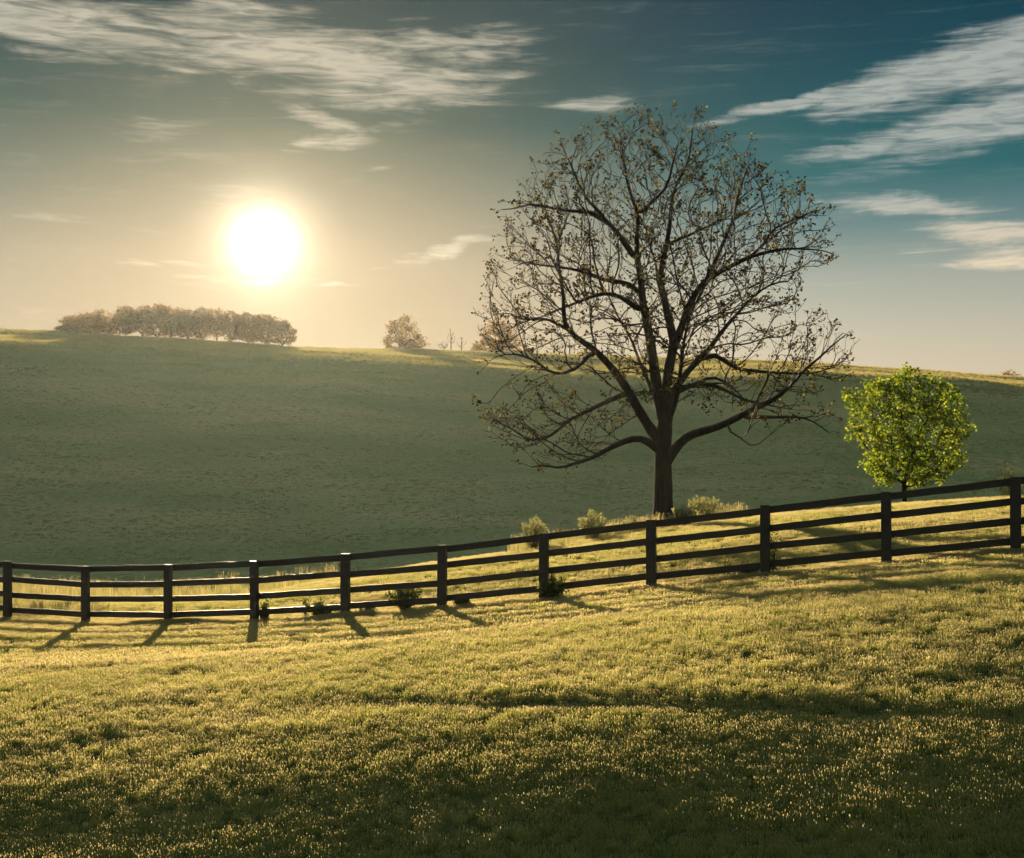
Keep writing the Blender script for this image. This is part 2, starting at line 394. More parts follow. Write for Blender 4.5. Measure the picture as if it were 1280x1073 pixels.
# ------------------------------------------------------------------ fence
def box_between(p, q, up, th, hgt, jit=0, rg=random):
    """a plank from p to q (its top line), hgt down, th thick, with slight waviness"""
    p = Vector(p); q = Vector(q); d = (q - p); n = 9
    side = d.cross(Vector((0, 0, 1))).normalized() * (th / 2)
    V = []; Q = []
    for i in range(n):
        t = i / (n - 1); c = p.lerp(q, t) + Vector((0, 0, rg.uniform(-jit, jit)))
        e = rg.uniform(-jit, jit) * .6
        bev = .006
        ring = [(-1, -bev), (-1 + .15, 0), (1 - .15, 0), (1, -bev), (1, -hgt + bev + e), (1 - .15, -hgt + e), (-1 + .15, -hgt + e), (-1, -hgt + bev + e)]
        for (s, z) in ring: V.append(tuple(c + side * s + Vector((0, 0, z))))
    for i in range(n - 1):
        for k in range(8):
            a = i * 8 + k; b_ = i * 8 + (k + 1) % 8
            Q.append((a, b_, b_ + 8, a + 8))
    for o0 in (0, (n - 1) * 8):
        Q.append((o0, o0 + 1, o0 + 6, o0 + 7)); Q.append((o0 + 1, o0 + 2, o0 + 5, o0 + 6)); Q.append((o0 + 2, o0 + 3, o0 + 4, o0 + 5))
    return V, Q
fence_o = empty('fence', (FX0 + 5 * FDX, FY0 + 5 * FDY, Hs(FX0 + 5 * FDX, FY0 + 5 * FDY)))
tag(fence_o, 'long dark wooden paddock fence of four rails running across the whole field', 'fence')
FL = Vector(fence_o.location)
def topz(i):
    return float(np.interp(FX0 + i * FDX, _gx, _gz)) + 1.48
dirf = Vector((FDX, FDY, 0)).normalized(); nrm = Vector((-dirf.y, dirf.x, 0))     # nrm points away from the camera
if nrm.y < 0: nrm = -nrm
fr = random.Random(5)
post_w = .20
for i in range(-3, 16):
    c = Vector((FX0 + i * FDX, FY0 + i * FDY, 0)); zt = topz(i) + .012 + fr.uniform(-.012, .018); zb = Hs(c.x, c.y) - .35
    lean = fr.uniform(-.014, .014)
    a = post_w / 2 * fr.uniform(.92, 1.06); bth = .07
    V = []; Q = []
    levels = 8
    for l in range(levels):
        t = l / (levels - 1); z = zb + (zt - zb) * t; off = lean * t + fr.uniform(-.003, .003)
        ch = .012
        w_ = a * (1 - (.06 if l == levels - 1 else 0)); d_ = bth
        for (u, v) in [(-w_, -d_ + ch), (-w_ + ch, -d_), (w_ - ch, -d_), (w_, -d_ + ch), (w_, d_ - ch), (w_ - ch, d_), (-w_ + ch, d_), (-w_, d_ - ch)]:
            P = c + dirf * (u + off) + nrm * v; V.append((P.x - FL.x, P.y - FL.y, z - FL.z))
    for l in range(levels - 1):
        for k in range(8):
            q0 = l * 8 + k; q1 = l * 8 + (k + 1) % 8; Q.append((q0, q1, q1 + 8, q0 + 8))
    o0 = (levels - 1) * 8
    Q.append((o0, o0 + 1, o0 + 6, o0 + 7)); Q.append((o0 + 1, o0 + 2, o0 + 5, o0 + 6)); Q.append((o0 + 2, o0 + 3, o0 + 4, o0 + 5))
    mesh_np('post', V, Q, M_wood, fence_o)
for i in range(-3, 15):
    for k in range(4):
        offs = [0.0, .385, .765, 1.135][k]
        c0 = Vector((FX0 + i * FDX, FY0 + i * FDY, 0)); c1 = c0 + Vector((FDX, FDY, 0))
        sag = fr.uniform(-.02, .02); sag2 = fr.uniform(-.02, .02)
        yy = .07 + .022 + (.003 if (i + k) % 2 else 0)
        p = c0 + nrm * yy + Vector((0, 0, topz(i) - offs + sag)) - dirf * (.06 - .001 * k)
        q = c1 + nrm * yy + Vector((0, 0, topz(i + 1) - offs + sag2)) + dirf * (.06 - .001 * k)
        if i % 2: p += dirf * .062; q -= dirf * .062
        V, Q = box_between(p - FL, q - FL, None, .04, .145, .004, fr)
        mesh_np('rail', V, Q, M_wood, fence_o)

# ------------------------------------------------------------------ trees
def tube_mesh(chains, sides_of):
    """chains: list of (points list of Vector/tuple, radii list). returns V, Q"""
    V = []; Q = []
    for pts, rad in chains:
        if len(pts) < 2: continue
        P = np.asarray(pts, float); S = sides_of(max(rad))
        T = np.gradient(P, axis=0); T /= np.linalg.norm(T, axis=1)[:, None] + 1e-9
        ref = np.array([1.0, 0, 0]) if abs(T[0][0]) < .8 else np.array([0, 1.0, 0])
        b0 = len(V)
        u = ref - T[0] * ref.dot(T[0]); u /= np.linalg.norm(u)
        for i in range(len(P)):
            u = u - T[i] * u.dot(T[i]); u /= np.linalg.norm(u) + 1e-9
            v = np.cross(T[i], u)
            for s in range(S):
                a = 2 * math.pi * s / S
                V.append(P[i] + (u * math.cos(a) + v * math.sin(a)) * rad[i])
        for i in range(len(P) - 1):
            for s in range(S):
                s2 = (s + 1) % S
                Q.append((b0 + i * S + s, b0 + i * S + s2, b0 + (i + 1) * S + s2, b0 + (i + 1) * S + s))
    return np.array(V), np.array(Q)

def colonise(N0, par0, A, di, dk, step, iters, rg, trop=(0, 0, .12), jit=.18, centre=None, outw=0, inert=.35):
    """space colonisation: nodes reach for free points of the crown"""
    P = [np.array(p, float) for p in N0]; par = list(par0)
    dirs = [np.zeros(3)] * len(P)
    ctr = None if centre is None else np.array(centre, float)
    for i, p in enumerate(par):
        if p >= 0: d = P[i] - P[p]; dirs[i] = d / (np.linalg.norm(d) + 1e-9)
    A = A.copy(); best = np.full(len(A), 1e9); near = np.zeros(len(A), int)
    def upd(start):
        nonlocal best, near
        Q = np.array(P[start:])
        for c in range(0, len(Q), 400):
            q = Q[c:c + 400]
            d = np.linalg.norm(A[:, None, :] - q[None], axis=2)
            j = d.argmin(1); dd = d[np.arange(len(A)), j]
            m_ = dd < best; best[m_] = dd[m_]; near[m_] = j[m_] + start + c
    upd(0)
    trop = np.array(trop)
    nch = {}
    for it in range(iters):
        keep = best > dk
        A = A[keep]; best = best[keep]; near = near[keep]
        if len(A) == 0: break
        act = best < di
        if not act.any(): di *= 1.5; continue
        g_ = {}
        V = A[act] - np.array(P)[near[act]]; V /= np.linalg.norm(V, axis=1)[:, None] + 1e-9
        order = near[act]
        uniq, inv = np.unique(order, return_inverse=True)
        S = np.zeros((len(uniq), 3)); np.add.at(S, inv, V)
        start = len(P)
        for u_, s_ in zip(uniq, S):
            if nch.get(u_, 0) >= 3: 
                continue
            s_ = s_ / (np.linalg.norm(s_) + 1e-9) + dirs[u_] * inert + trop + rg.normal(0, jit, 3)
            if ctr is not None:
                o_ = P[u_] - ctr; o_ = o_ / (np.linalg.norm(o_) + 1e-9); s_ = s_ / (np.linalg.norm(s_) + 1e-9) + o_ * outw
                if (s_ @ o_) / (np.linalg.norm(s_) + 1e-9) < .35: continue
            s_ /= np.linalg.norm(s_) + 1e-9
            P.append(P[u_] + s_ * step); par.append(int(u_)); dirs.append(s_); nch[u_] = nch.get(u_, 0) + 1
        if len(P) == start: break
        upd(start)
    return np.array(P), par

def pipe_radii(P, par, tip, ex):
    n = len(P); acc = np.zeros(n); ch = [[] for _ in range(n)]
    for i, p in enumerate(par):
        if p >= 0: ch[p].append(i)
    # process children before parents: grown nodes always come after their parent
    for i in range(n - 1, -1, -1):
        if not ch[i]: acc[i] = tip ** ex
        if par[i] >= 0: acc[par[i]] += acc[i]
    return acc ** (1 / ex), ch

def chains_of(P, par, ch, rad, first_new):
    """split grown nodes into continuous chains"""
    out = []
    n = len(P); cont = {}
    for i in range(n):
        kids = [k for k in ch[i]]
        if i >= first_new and kids:
            k = max(kids, key=lambda q: rad[q]); cont[i] = k
    iscont = set(cont.values())
    for i in range(first_new, n):
        if i in iscont: continue
        c = [i]
        while c[-1] in cont: c.append(cont[c[-1]])
        p = par[i]
        pts = [P[k] for k in c]; rr = [rad[k] for k in c]
        if p >= 0: pts = [P[p]] + pts; rr = [min(rad[p], rr[0] * 1.25)] + rr
        out.append((pts, rr))
    return out

def leaves_mesh(C, N, size, rg, aspect=.6, droop=0):
    """n rhombic folded leaves at centres C"""
    n = len(C)
    a = rg.normal(size=(n, 3)); a[:, 2] -= droop; a /= np.linalg.norm(a, axis=1)[:, None]
    b = rg.normal(size=(n, 3)); b -= a * (a * b).sum(1)[:, None]; b /= np.linalg.norm(b, axis=1)[:, None]
    nn = np.cross(a, b)
    s = size * rg.uniform(.6, 1.25, n)[:, None]
    V = np.empty((n, 4, 3))
    V[:, 0] = C; V[:, 1] = C + a * s * .5 + b * s * aspect * .5 + nn * s * .10
    V[:, 2] = C + a * s; V[:, 3] = C + a * s * .5 - b * s * aspect * .5 + nn * s * .10
    Q = np.arange(n * 4).reshape(n, 4)
    return V.reshape(-1, 3), Q

# ---- the big spreading tree
TD = 50.0
def P2(px, py, d=0.0, D=TD): return np.array([(px - HY) / F * D, D + d, -(py - HY) / F * D])
bx = px_at(829, TD); bz = Hs(bx, TD)
LIMBS = [
 ('trunk', None, [(829, 668), (829, 640), (829, 612), (829, 590), (828.5, 572), (829, 555), (831, 535), (832, 518), (833, 505)], 12.8, 9.0, 0.0),
 ('A', 'trunk', [(828, 568), (816, 556), (803, 547), (787, 549), (775, 554), (762, 560), (748, 569), (734, 575), (716, 580), (698, 587), (680, 580), (664, 584)], 5.5, 1.3, -2.6),
 ('B', 'trunk', [(829, 555), (816, 541), (805, 524), (794, 505), (786, 490), (777, 476), (765, 460), (753, 447), (742, 436), (724, 425), (708, 412), (704, 398), (705, 380), (703, 360), (698, 330), (697, 305), (690, 285)], 7.2, 1.5, 1.5),
 ('B2', 'B', [(786, 490), (771, 497), (752, 505), (734, 514), (712, 524), (694, 542), (676, 551), (657, 550), (642, 536), (625, 530), (608, 520)], 3.6, 1.0, 2.6),
 ('B3', 'B', [(742, 436), (728, 455), (712, 466), (700, 469), (684, 465), (676, 455), (664, 448), (640, 441), (620, 446)], 3.0, .9, -1.5),
 ('B4', 'B', [(708, 412), (694, 402), (673, 396), (655, 402), (640, 410)], 2.6, .9, 2.4),
 ('C', 'trunk', [(831, 528), (824, 500), (820, 478), (817, 455), (815, 436), (810, 412), (806, 392), (803, 372), (801, 352), (797, 325), (795, 303), (799, 272), (790, 248), (783, 224), (779, 195), (776, 170)], 7.8, 1.4, -.8),
 ('C2', 'C', [(806, 392), (796, 385), (784, 376), (771, 368), (756, 366), (742, 370), (722, 378), (702, 386), (684, 392), (668, 402)], 3.8, 1.0, -3.2),
 ('C3', 'C', [(803, 372), (795, 360), (784, 353), (766, 352), (750, 349), (735, 341), (718, 337), (700, 334), (677, 332), (655, 328), (636, 322)], 3.8, 1.0, 2.2),
 ('C4', 'C', [(797, 328), (790, 316), (782, 306), (772, 292), (760, 277), (748, 269), (734, 264), (716, 265), (702, 262), (682, 259), (661, 254), (645, 262), (628, 262)], 4.2, 1.0, -1.6),
 ('C5', 'C4', [(760, 277), (750, 265), (738, 255), (729, 243), (722, 225), (714, 207), (706, 190), (700, 176)], 2.6, .9, .8),
 ('C6', 'C', [(799, 272), (808, 258), (820, 248), (832, 238), (838, 220), (842, 200), (848, 180)], 3.0, .9, -2.5),
 ('D', 'trunk', [(833, 512), (834, 492), (834, 470), (838, 450), (843, 432), (839, 410), (833, 388), (829, 366), (824, 352), (828, 330), (833, 305), (838, 280), (839, 252), (846, 228), (860, 206), (864, 180), (866, 160)], 7.4, 1.3, 1.4),
 ('D2', 'D', [(829, 366), (820, 352), (822, 330), (812, 310), (808, 290)], 2.5, 1.0, 3.0),
 ('E', 'D', [(840, 440), (848, 420), (855, 400), (864, 376), (872, 362), (882, 350), (898, 341), (917, 331), (932, 324), (946, 317), (958, 300), (966, 285), (985, 278), (1004, 270), (1020, 262)], 5.6, 1.0, -2.0),
 ('E2', 'E', [(882, 350), (893, 330), (902, 308), (910, 290), (917, 272), (922, 250), (926, 232), (935, 210)], 3.0, .9, -.4),
 ('E3', 'E', [(917, 331), (935, 322), (955, 316), (975, 312), (990, 310), (1008, 312), (1028, 312), (1042, 318)], 3.0, .9, -3.4),
 ('E4', 'D', [(838, 300), (850, 300), (866, 292), (882, 284), (900, 276), (912, 266)], 2.6, .9, 3.2),
 ('F', 'trunk', [(834, 500), (845, 485), (855, 470), (868, 455), (883, 441), (895, 425), (905, 411), (922, 392), (938, 374), (952, 362), (970, 352), (985, 352)], 5.2, 1.1, 2.6),
 ('F2', 'F', [(883, 441), (896, 444), (908, 453), (921, 462), (942, 464), (966, 466), (990, 467), (1011, 468), (1030, 464), (1048, 456)], 3.3, .9, 1.2),
 ('G', 'trunk', [(834, 498), (848, 488), (862, 482), (879, 479), (890, 481), (902, 485), (914, 492), (929, 500), (944, 503), (966, 508), (988, 512)], 4.2, 1.0, 3.6),
 ('G2', 'G', [(872, 480), (888, 468), (905, 476), (925, 492), (934, 505)], 2.6, 1.2, 4.2),
 ('H', 'trunk', [(830, 582), (838, 570), (846, 558), (854, 549), (866, 542), (884, 538), (900, 533), (914, 526), (927, 520), (940, 512), (958, 505), (976, 494), (990, 480), (1007, 461), (1024, 448), (1040, 432), (1058, 418)], 6.8, 1.1, -2.2),
 ('H2', 'H', [(922, 523), (945, 521), (970, 522), (990, 521), (1007, 522), (1022, 530), (1036, 541)], 3.2, .9, .6),
 ('H3', 'H', [(900, 533), (915, 540), (930, 551), (938, 557)], 1.6, .8, -2.5),
 ('K', 'trunk', [(831, 540), (838, 520), (846, 500), (850, 470), (853, 440), (858, 410), (866, 385), (880, 360)], 4.0, 1.0, -4.5),
 ('K2', 'trunk', [(830, 535), (822, 510), (812, 480), (800, 455), (790, 425), (775, 400), (764, 380)], 4.0, 1.0, 4.6),
]
tree = empty('spreading_tree', (bx, TD, bz))
tag(tree, 'tall wide-spreading nearly bare tree with tiny budding leaves standing beyond the fence', 'tree')
TL = np.array(tree.location)
nodes, par, nrad, limb_nodes = [], [], [], {}
for (nm, pn, pts, r0, r1, dend) in LIMBS:
    pts = [np.array(p, float) for p in pts]
    L = np.cumsum([0] + [np.linalg.norm(pts[i + 1] - pts[i]) for i in range(len(pts) - 1)])
    if pn:
        cand = limb_nodes[pn]
        j = min(cand, key=lambda q: (HY + F * nodes[q][0] / TD - pts[0][0]) ** 2 + (HY - F * nodes[q][2] / TD - pts[0][1]) ** 2)
        d0 = nodes[j][1] - TD; prev = j
    else: d0 = 0; prev = -1
    n = max(3, int(L[-1] * TD / F / .3))
    ids = []
    px_s = np.interp(np.linspace(0, L[-1], n), L, [p[0] for p in pts]); py_s = np.interp(np.linspace(0, L[-1], n), L, [p[1] for p in pts])
    kk = np.array([.25, .5, .25])
    for a_ in (px_s, py_s): a_[1:-1] = np.convolve(a_, kk, mode='valid')
    for i in range(n):
        t = i / (n - 1)
        if pn and i == 0: continue
        d = d0 + (dend - d0) * t
        k = (TD + d) / TD
        p = P2(px_s[i], py_s[i]); p = np.array([p[0] * k, TD + d, p[2] * k])
        nodes.append(p); par.append(prev); prev = len(nodes) - 1; ids.append(prev)
        nrad.append((r0 * (1 - t) ** 1.15 + r1 * .6 * (1 - (1 - t) ** 1.15)) * TD / F if pn else (r0 * (1 - t) + r1 * t) * TD / F)
    limb_nodes[nm] = ids
    # remember the join for the limb's own mesh
    limb_nodes[nm + '/join'] = j if pn else None
nroot = len(nodes)
# crown outline (photo pixels) -> free points in a rounded volume
OUT = np.array([(598, 350), (606, 318), (622, 285), (624, 250), (650, 215), (682, 180), (715, 165), (742, 150), (775, 140), (815, 134), (850, 142), (888, 136), (905, 165), (940, 178), (975, 205), (1005, 220), (1022, 236), (1035, 262), (1050, 290), (1048, 318), (1020, 345), (1000, 375), (1015, 400), (1050, 402), (1072, 420), (1074, 445), (1058, 470), (1058, 500), (1045, 530), (1010, 540), (960, 530), (900, 520), (860, 510), (800, 510), (790, 545), (752, 578), (700, 588), (668, 582), (632, 560), (600, 525), (596, 505), (640, 495), (650, 460), (600, 440), (600, 400), (612, 375)], float)
def inside(poly, x, y):
    c = np.zeros(len(x), bool); j = len(poly) - 1
    for i in range(len(poly)):
        xi, yi = poly[i]; xj, yj = poly[j]
        c ^= ((yi > y) != (yj > y)) & (x < (xj - xi) * (y - yi) / (yj - yi + 1e-12) + xi); j = i
    return c
def crown_points(poly, D, n, rg, cx, depth=1.0, shell=.55):
    ax, ay = poly[:, 0].min(), poly[:, 1].min(); bx_, by_ = poly[:, 0].max(), poly[:, 1].max()
    out = []
    tot = 0
    while tot < n:
        x = rg.uniform(ax, bx_, 4000); y = rg.uniform(ay, by_, 4000)
        k = inside(poly, x, y); x, y = x[k], y[k]
        # half width of the outline on that row
        w = np.empty(len(x))
        for i, (a, b_) in enumerate(zip(x, y)):
            ex = []
            for q in range(len(poly)):
                (x1, y1), (x2, y2) = poly[q], poly[(q + 1) % len(poly)]
                if (y1 > b_) != (y2 > b_): ex.append(x1 + (b_ - y1) * (x2 - x1) / (y2 - y1))
            lo = min(ex); hi = max(ex); c_ = (lo + hi) / 2; hw = (hi - lo) / 2
            w[i] = math.sqrt(max(0, 1 - ((a - c_) / hw) ** 2)) * hw
        # rounded at top and bottom as well
        hh = (by_ - ay) / 2; mid = (ay + by_) / 2
        w = np.minimum(w, (bx_ - ax) / 2 * np.sqrt(np.clip(1.03 - ((y - mid) / hh) ** 2, .02, 1)))
        u = rg.uniform(-1, 1, len(x)); u = np.sign(u) * np.abs(u) ** shell
        d = u * w / F * D * depth
        k_ = (D + d) / D
        out.append(np.stack([(x - HY) / F * D * k_, D + d, -(y - HY) / F * D * k_], 1)); tot += len(x)
    return np.concatenate(out)[:n]
cr = np.random.default_rng(3)
A = crown_points(OUT, TD, 4600, cr, 829, .88, .7)
rowpx = HY - F * A[:, 2] / A[:, 1]
keep = cr.uniform(0, 1, len(A)) < np.interp(rowpx, [130, 400, 470, 590], [1, .85, .5, .38])
A = A[keep]
pock = vnoise(A[:, 0] / .9 + 7, (A[:, 2] + A[:, 1]) / .9, 61) + .5 * vnoise(A[:, 0] / .4, (A[:, 2] - A[:, 1]) / .4, 62)
A = A[pock > -.50]
A = (A - P2(829, 505)) * .93 + P2(829, 505)
P, par = colonise(nodes, par, A, 2.0, .36, .24, 90, cr, (0, 0, .10), .14, P2(829, 505), .45, .8)
# short forked spurs fan out of every branchlet, leaning outward and up
P = [p for p in P]; n1 = len(P); ctr = P2(829, 520)
def spur(i0, d, length, depth):
    prev = i0; p = P[i0]; n = max(2, int(length / .14)); ids = []
    for k in range(n):
        d = d + cr.normal(0, .11, 3) + np.array([0, 0, .07]); d = d / np.linalg.norm(d)
        p = p + d * .14; P.append(p); par.append(prev); prev = len(P) - 1; ids.append(prev)
    if depth > 0:
        for i in ids[:-1]:
            if cr.uniform() < .42:
                e = d + cr.normal(0, .62, 3); e /= np.linalg.norm(e); spur(i, e, length * cr.uniform(.3, .6), depth - 1)
tot0 = [0] * n1
for i in range(n1):
    if par[i] >= 0: tot0[par[i]] += 1
for i in range(nroot, n1):
    if cr.uniform() < (.29 if tot0[i] else .85):
        g0 = P[i] - P[par[i]]; g0 = g0 / (np.linalg.norm(g0) + 1e-9); o_ = P[i] - ctr; o_ = o_ / np.linalg.norm(o_)
        e = g0 * .5 + o_ * .7 + cr.normal(0, .45, 3); e /= np.linalg.norm(e)
        spur(i, e, cr.uniform(.2, .65), 1)
P = np.array(P)
rad, ch = pipe_radii(P, par, .0080, 2.45)
for i in range(nroot): rad[i] = max(nrad[i], min(rad[i], .6 * nrad[i] + .02))
# limb meshes
kl = 0
for (nm, pn, pts, r0, r1, dend) in LIMBS:
    ids = limb_nodes[nm]; q = [P[i] - TL for i in ids]; rr = [rad[i] for i in ids]
    if pn:
        q = [P[limb_nodes[nm + '/join']] - TL] + q; rr = [rr[0] * 1.12] + rr
        nmx = 'limb'
    else:
        q[0] = q[0].copy(); q[0][2] = -.3
        zz = np.array([v[2] for v in q])
        # flare at the root
        rr = [r_ + .20 * math.exp(-max(z_, 0) / .40) for r_, z_ in zip(rr, zz)]
        nmx = 'trunk'
    rr = [r_ * (1 + .05 * math.sin(3.1 * i + kl) + .03 * math.sin(7.7 * i)) for i, r_ in enumerate(rr)]
    V, Q = tube_mesh([(q, rr)], lambda r_: 14 if r_ > .15 else 9)
    mesh_np(nmx, V, Q, M_bark, tree, smooth=True); kl += 1
cc = chains_of(P, par, ch, rad, nroot)
cc = [([p - TL for p in a], b_) for a, b_ in cc]
V, Q = tube_mesh(cc, lambda r_: 6 if r_ > .04 else 3)
mesh_np('twigs', V, Q, M_twig, tree, smooth=True)
tips = [i for i in range(nroot, len(P)) if not ch[i]]
mids = [i for i in range(nroot, len(P)) if ch[i] and rad[i] < .02 and cr.uniform() < .03]
C = []
for i in tips:
    if cr.uniform() < .25: continue
    k = cr.integers(2, 7)
    C += [P[i] - TL + cr.normal(0, .045, 3) for _ in range(k)]
for i in mids:
    C += [P[i] - TL + cr.normal(0, .04, 3) for _ in range(3)]
V, Q = leaves_mesh(np.array(C), None, .12, cr, .62)
mesh_np('leaves', V, Q, M_bud, tree)
print('big tree nodes', len(P), 'tips', len(tips), 'A', len(A))

# ---- generic leafy tree from an outline in metres (x, z) around its base
def leafy_tree(name, poly, nA, seed, step, di, dk, tip, leafn, leafs, mat, stems=1, trunk_top=1.2, trunk_r=.1, depth=.95, spread=.25, bare=False, ex=2.4, aspect=.7):
    rg = np.random.default_rng(seed)
    poly = np.array(poly, float)
    big = np.stack([HY + poly[:, 0] * F / 100., HY - poly[:, 1] * F / 100.], 1)
    A = crown_points(big, 100.0, nA, rg, HY, depth, .7)
    A[:, 1] -= 100.0
    sc_n = (poly[:, 0].max() - poly[:, 0].min()) / 6
    A = A[vnoise(A[:, 0] / sc_n + seed, (A[:, 2] + A[:, 1]) / sc_n, seed) + .5 * vnoise(A[:, 0] / sc_n * 2.2, (A[:, 2] - A[:, 1]) / sc_n * 2.2, seed + 1) > -.48]
    nd, pr = [np.array([0, 0, -.15])], [-1]
    for s in range(stems):
        prev = 0; a = rg.uniform(0, 6.283); tilt = 0 if stems == 1 else rg.uniform(.1, .4)
        n = max(3, int(trunk_top / step)); pos = np.array([0, 0, 0.0])
        for i in range(n):
            pos = pos + np.array([math.cos(a) * tilt * step, math.sin(a) * tilt * step, step]) + rg.normal(0, .04 * step, 3) * [1, 1, 0]
            nd.append(pos.copy()); pr.append(prev); prev = len(nd) - 1
    n0 = len(nd)
    P, par = colonise(nd, pr, A, di, dk, step, 80, rg, (0, 0, .08), .15)
    rad, ch = pipe_radii(P, par, tip, ex)
    mx = rad[1]; rad = rad * (1 if mx < trunk_r else trunk_r / mx) if mx > 0 else rad
    rad = np.maximum(rad, tip * .6)
    root = empty(name, (0, 0, 0))
    stem_ids = set(range(n0))
    trunk_ch = []
    cont = chains_of(P, par, ch, rad, 0)
    tk = [c for c in cont if max(c[1]) > .45 * max(rad)]; tw = [c for c in cont if max(c[1]) <= .45 * max(rad)]
    V, Q = tube_mesh(tk, lambda r_: 8); mesh_np('trunk', V, Q, M_bark, root, smooth=True)
    if bare:
        V, Q = tube_mesh(tw, lambda r_: 3); mesh_np('crown', V, Q, M_twig, root, smooth=True)
    else:
        V1, Q1 = tube_mesh(tw, lambda r_: 3)
        tips = np.array([P[i] for i in range(n0, len(P)) if not ch[i] or rg.uniform() < .35])
        C = np.repeat(tips, leafn, 0); C = C + rg.normal(0, spread, C.shape) * [1, 1, .7]
        V2, Q2 = leaves_mesh(C, None, leafs, rg, aspect)
        V = np.concatenate([V1, V2]); Q = np.concatenate([Q1, Q2 + len(V1)])
        mi = np.concatenate([np.zeros(len(Q1), int), np.ones(len(Q2), int)])
        mesh_np('crown', V, Q, [M_twig, mat], root, midx=mi)
    return root

# ---- bright green maple
MD = 56.0
mx_ = px_at(1131, MD); mz = Hs(mx_, MD)
poly = [(1056, 502), (1062, 484), (1078, 486), (1084, 470), (1104, 476), (1112, 468), (1124, 470), (1130, 457), (1144, 456), (1152, 470), (1166, 462), (1184, 466), (1188, 484), (1182, 494), (1200, 488), (1208, 506), (1202, 522), (1214, 530), (1208, 548), (1198, 556), (1206, 574), (1196, 590), (1184, 588), (1182, 606), (1162, 604), (1150, 612), (1128, 600), (1112, 608), (1088, 602), (1086, 590), (1070, 588), (1066, 570), (1074, 560), (1058, 552), (1060, 534), (1068, 524)]
poly = [((x_ - HY) / F * MD - mx_, -(y_ - HY) / F * MD - mz) for x_, y_ in poly]
maple = leafy_tree('maple_tree', poly, 1900, 5, .16, 1.6, .21, .008, 17, .12, M_maple, 1, 1.3, .13, .95, .10, aspect=.85)
maple.location = (mx_, MD, mz)
tag(maple, 'small bushy bright yellow-green tree in full leaf just behind the fence at right', 'tree')

# ---- grove and single trees on the ridge
def blob(w, h, lo, seed, n=16, rough=.12):
    rg = random.Random(seed); out = []
    for i in range(n):
        a = 2 * math.pi * i / n
        k = 1 + rg.uniform(-rough, rough)
        out.append((math.cos(a) * w / 2 * k, lo + (h - lo) / 2 + math.sin(a) * (h - lo) / 2 * k))
    return out
RT = [leafy_tree('ridge_tree', blob(8.5, 10, .9, 11), 420, 21, .45, 4, .75, .035, 15, .58, M_ridge, 2, 1.6, .22, .9, .42),
      leafy_tree('ridge_tree', blob(7.5, 10, 1.6, 12, rough=.2), 340, 22, .45, 4, .8, .035, 15, .56, M_ridge, 1, 2.4, .24, .9, .45),
      leafy_tree('ridge_tree', blob(9.5, 10, .7, 13), 460, 23, .45, 4, .75, .035, 15, .6, M_ridge, 3, 1.4, .20, .9, .42),
      leafy_tree('ridge_tree', blob(8, 10, 1.2, 14, rough=.25), 260, 24, .45, 4, .85, .035, 12, .55, M_ridge, 2, 2.0, .2, .9, .4)]
def ridge_at(px, D=313): x = px_at(px, D); return x, D, Hs(x, D)
GROVE = [  # column, row of its top, width factor, variant, label
 (70, 415, 1.1, 3, 'tiny hazy tree at the far left foot of the ridge grove'),
 (84, 405, 1.0, 0, 'short hazy tree next to the left end of the ridge grove'),
 (101, 395, 1.2, 3, 'sparse spiky-topped hazy tree third from the left end of the grove'),
 (119, 389, 1.35, 1, 'sparse hazy tree with sky showing under it left in the grove'),
 (137, 388, 1.25, 3, 'open-crowned hazy tree left of the greener grove tree'),
 (158, 382, 1.0, 0, 'greener dense tree in the left half of the ridge grove'),
 (178, 384, .9, 1, 'hazy grove tree between the greener tree and the tallest one'),
 (196, 379, 1.05, 2, 'tallest dark golden tree at the highest bump of the grove'),
 (214, 381, .9, 1, 'golden hazy tree just right of the tallest grove tree'),
 (234, 386, 1.0, 0, 'golden hazy tree with a bright gap low at its side'),
 (252, 385, .95, 2, 'golden hazy tree left of the notch mid grove'),
 (271, 383, .95, 1, 'spiky-topped golden tree directly below and left of the sun'),
 (290, 388, 1.0, 0, 'golden hazy tree left of the dip in the grove top'),
 (311, 391, 1.0, 2, 'rounded golden tree right of the dip in the grove top'),
 (332, 392, 1.0, 0, 'broad golden tree second from the right end of the grove'),
 (353, 399, 1.0, 2, 'rounded low-branched golden tree closing the right end of the grove'),
]
used = set()
gr = random.Random(9)
for (px, top, wf, v, lab) in GROVE:
    D = 312 + gr.uniform(-9, 9)
    x, y, z = ridge_at(px, D)
    o = RT[v] if v not in used else copy_tree(RT[v])
    used.add(v)
    hgt = (HY - top) / F * D - z
    s = hgt / 10.3
    o.location = (x, y, z); o.scale = (max(.62, s) * wf * 1.7, max(.62, s) * wf, s); o.rotation_euler.z = gr.uniform(0, 6.28)
    tag(o, lab, 'tree', 'trees of the grove on the ridge')
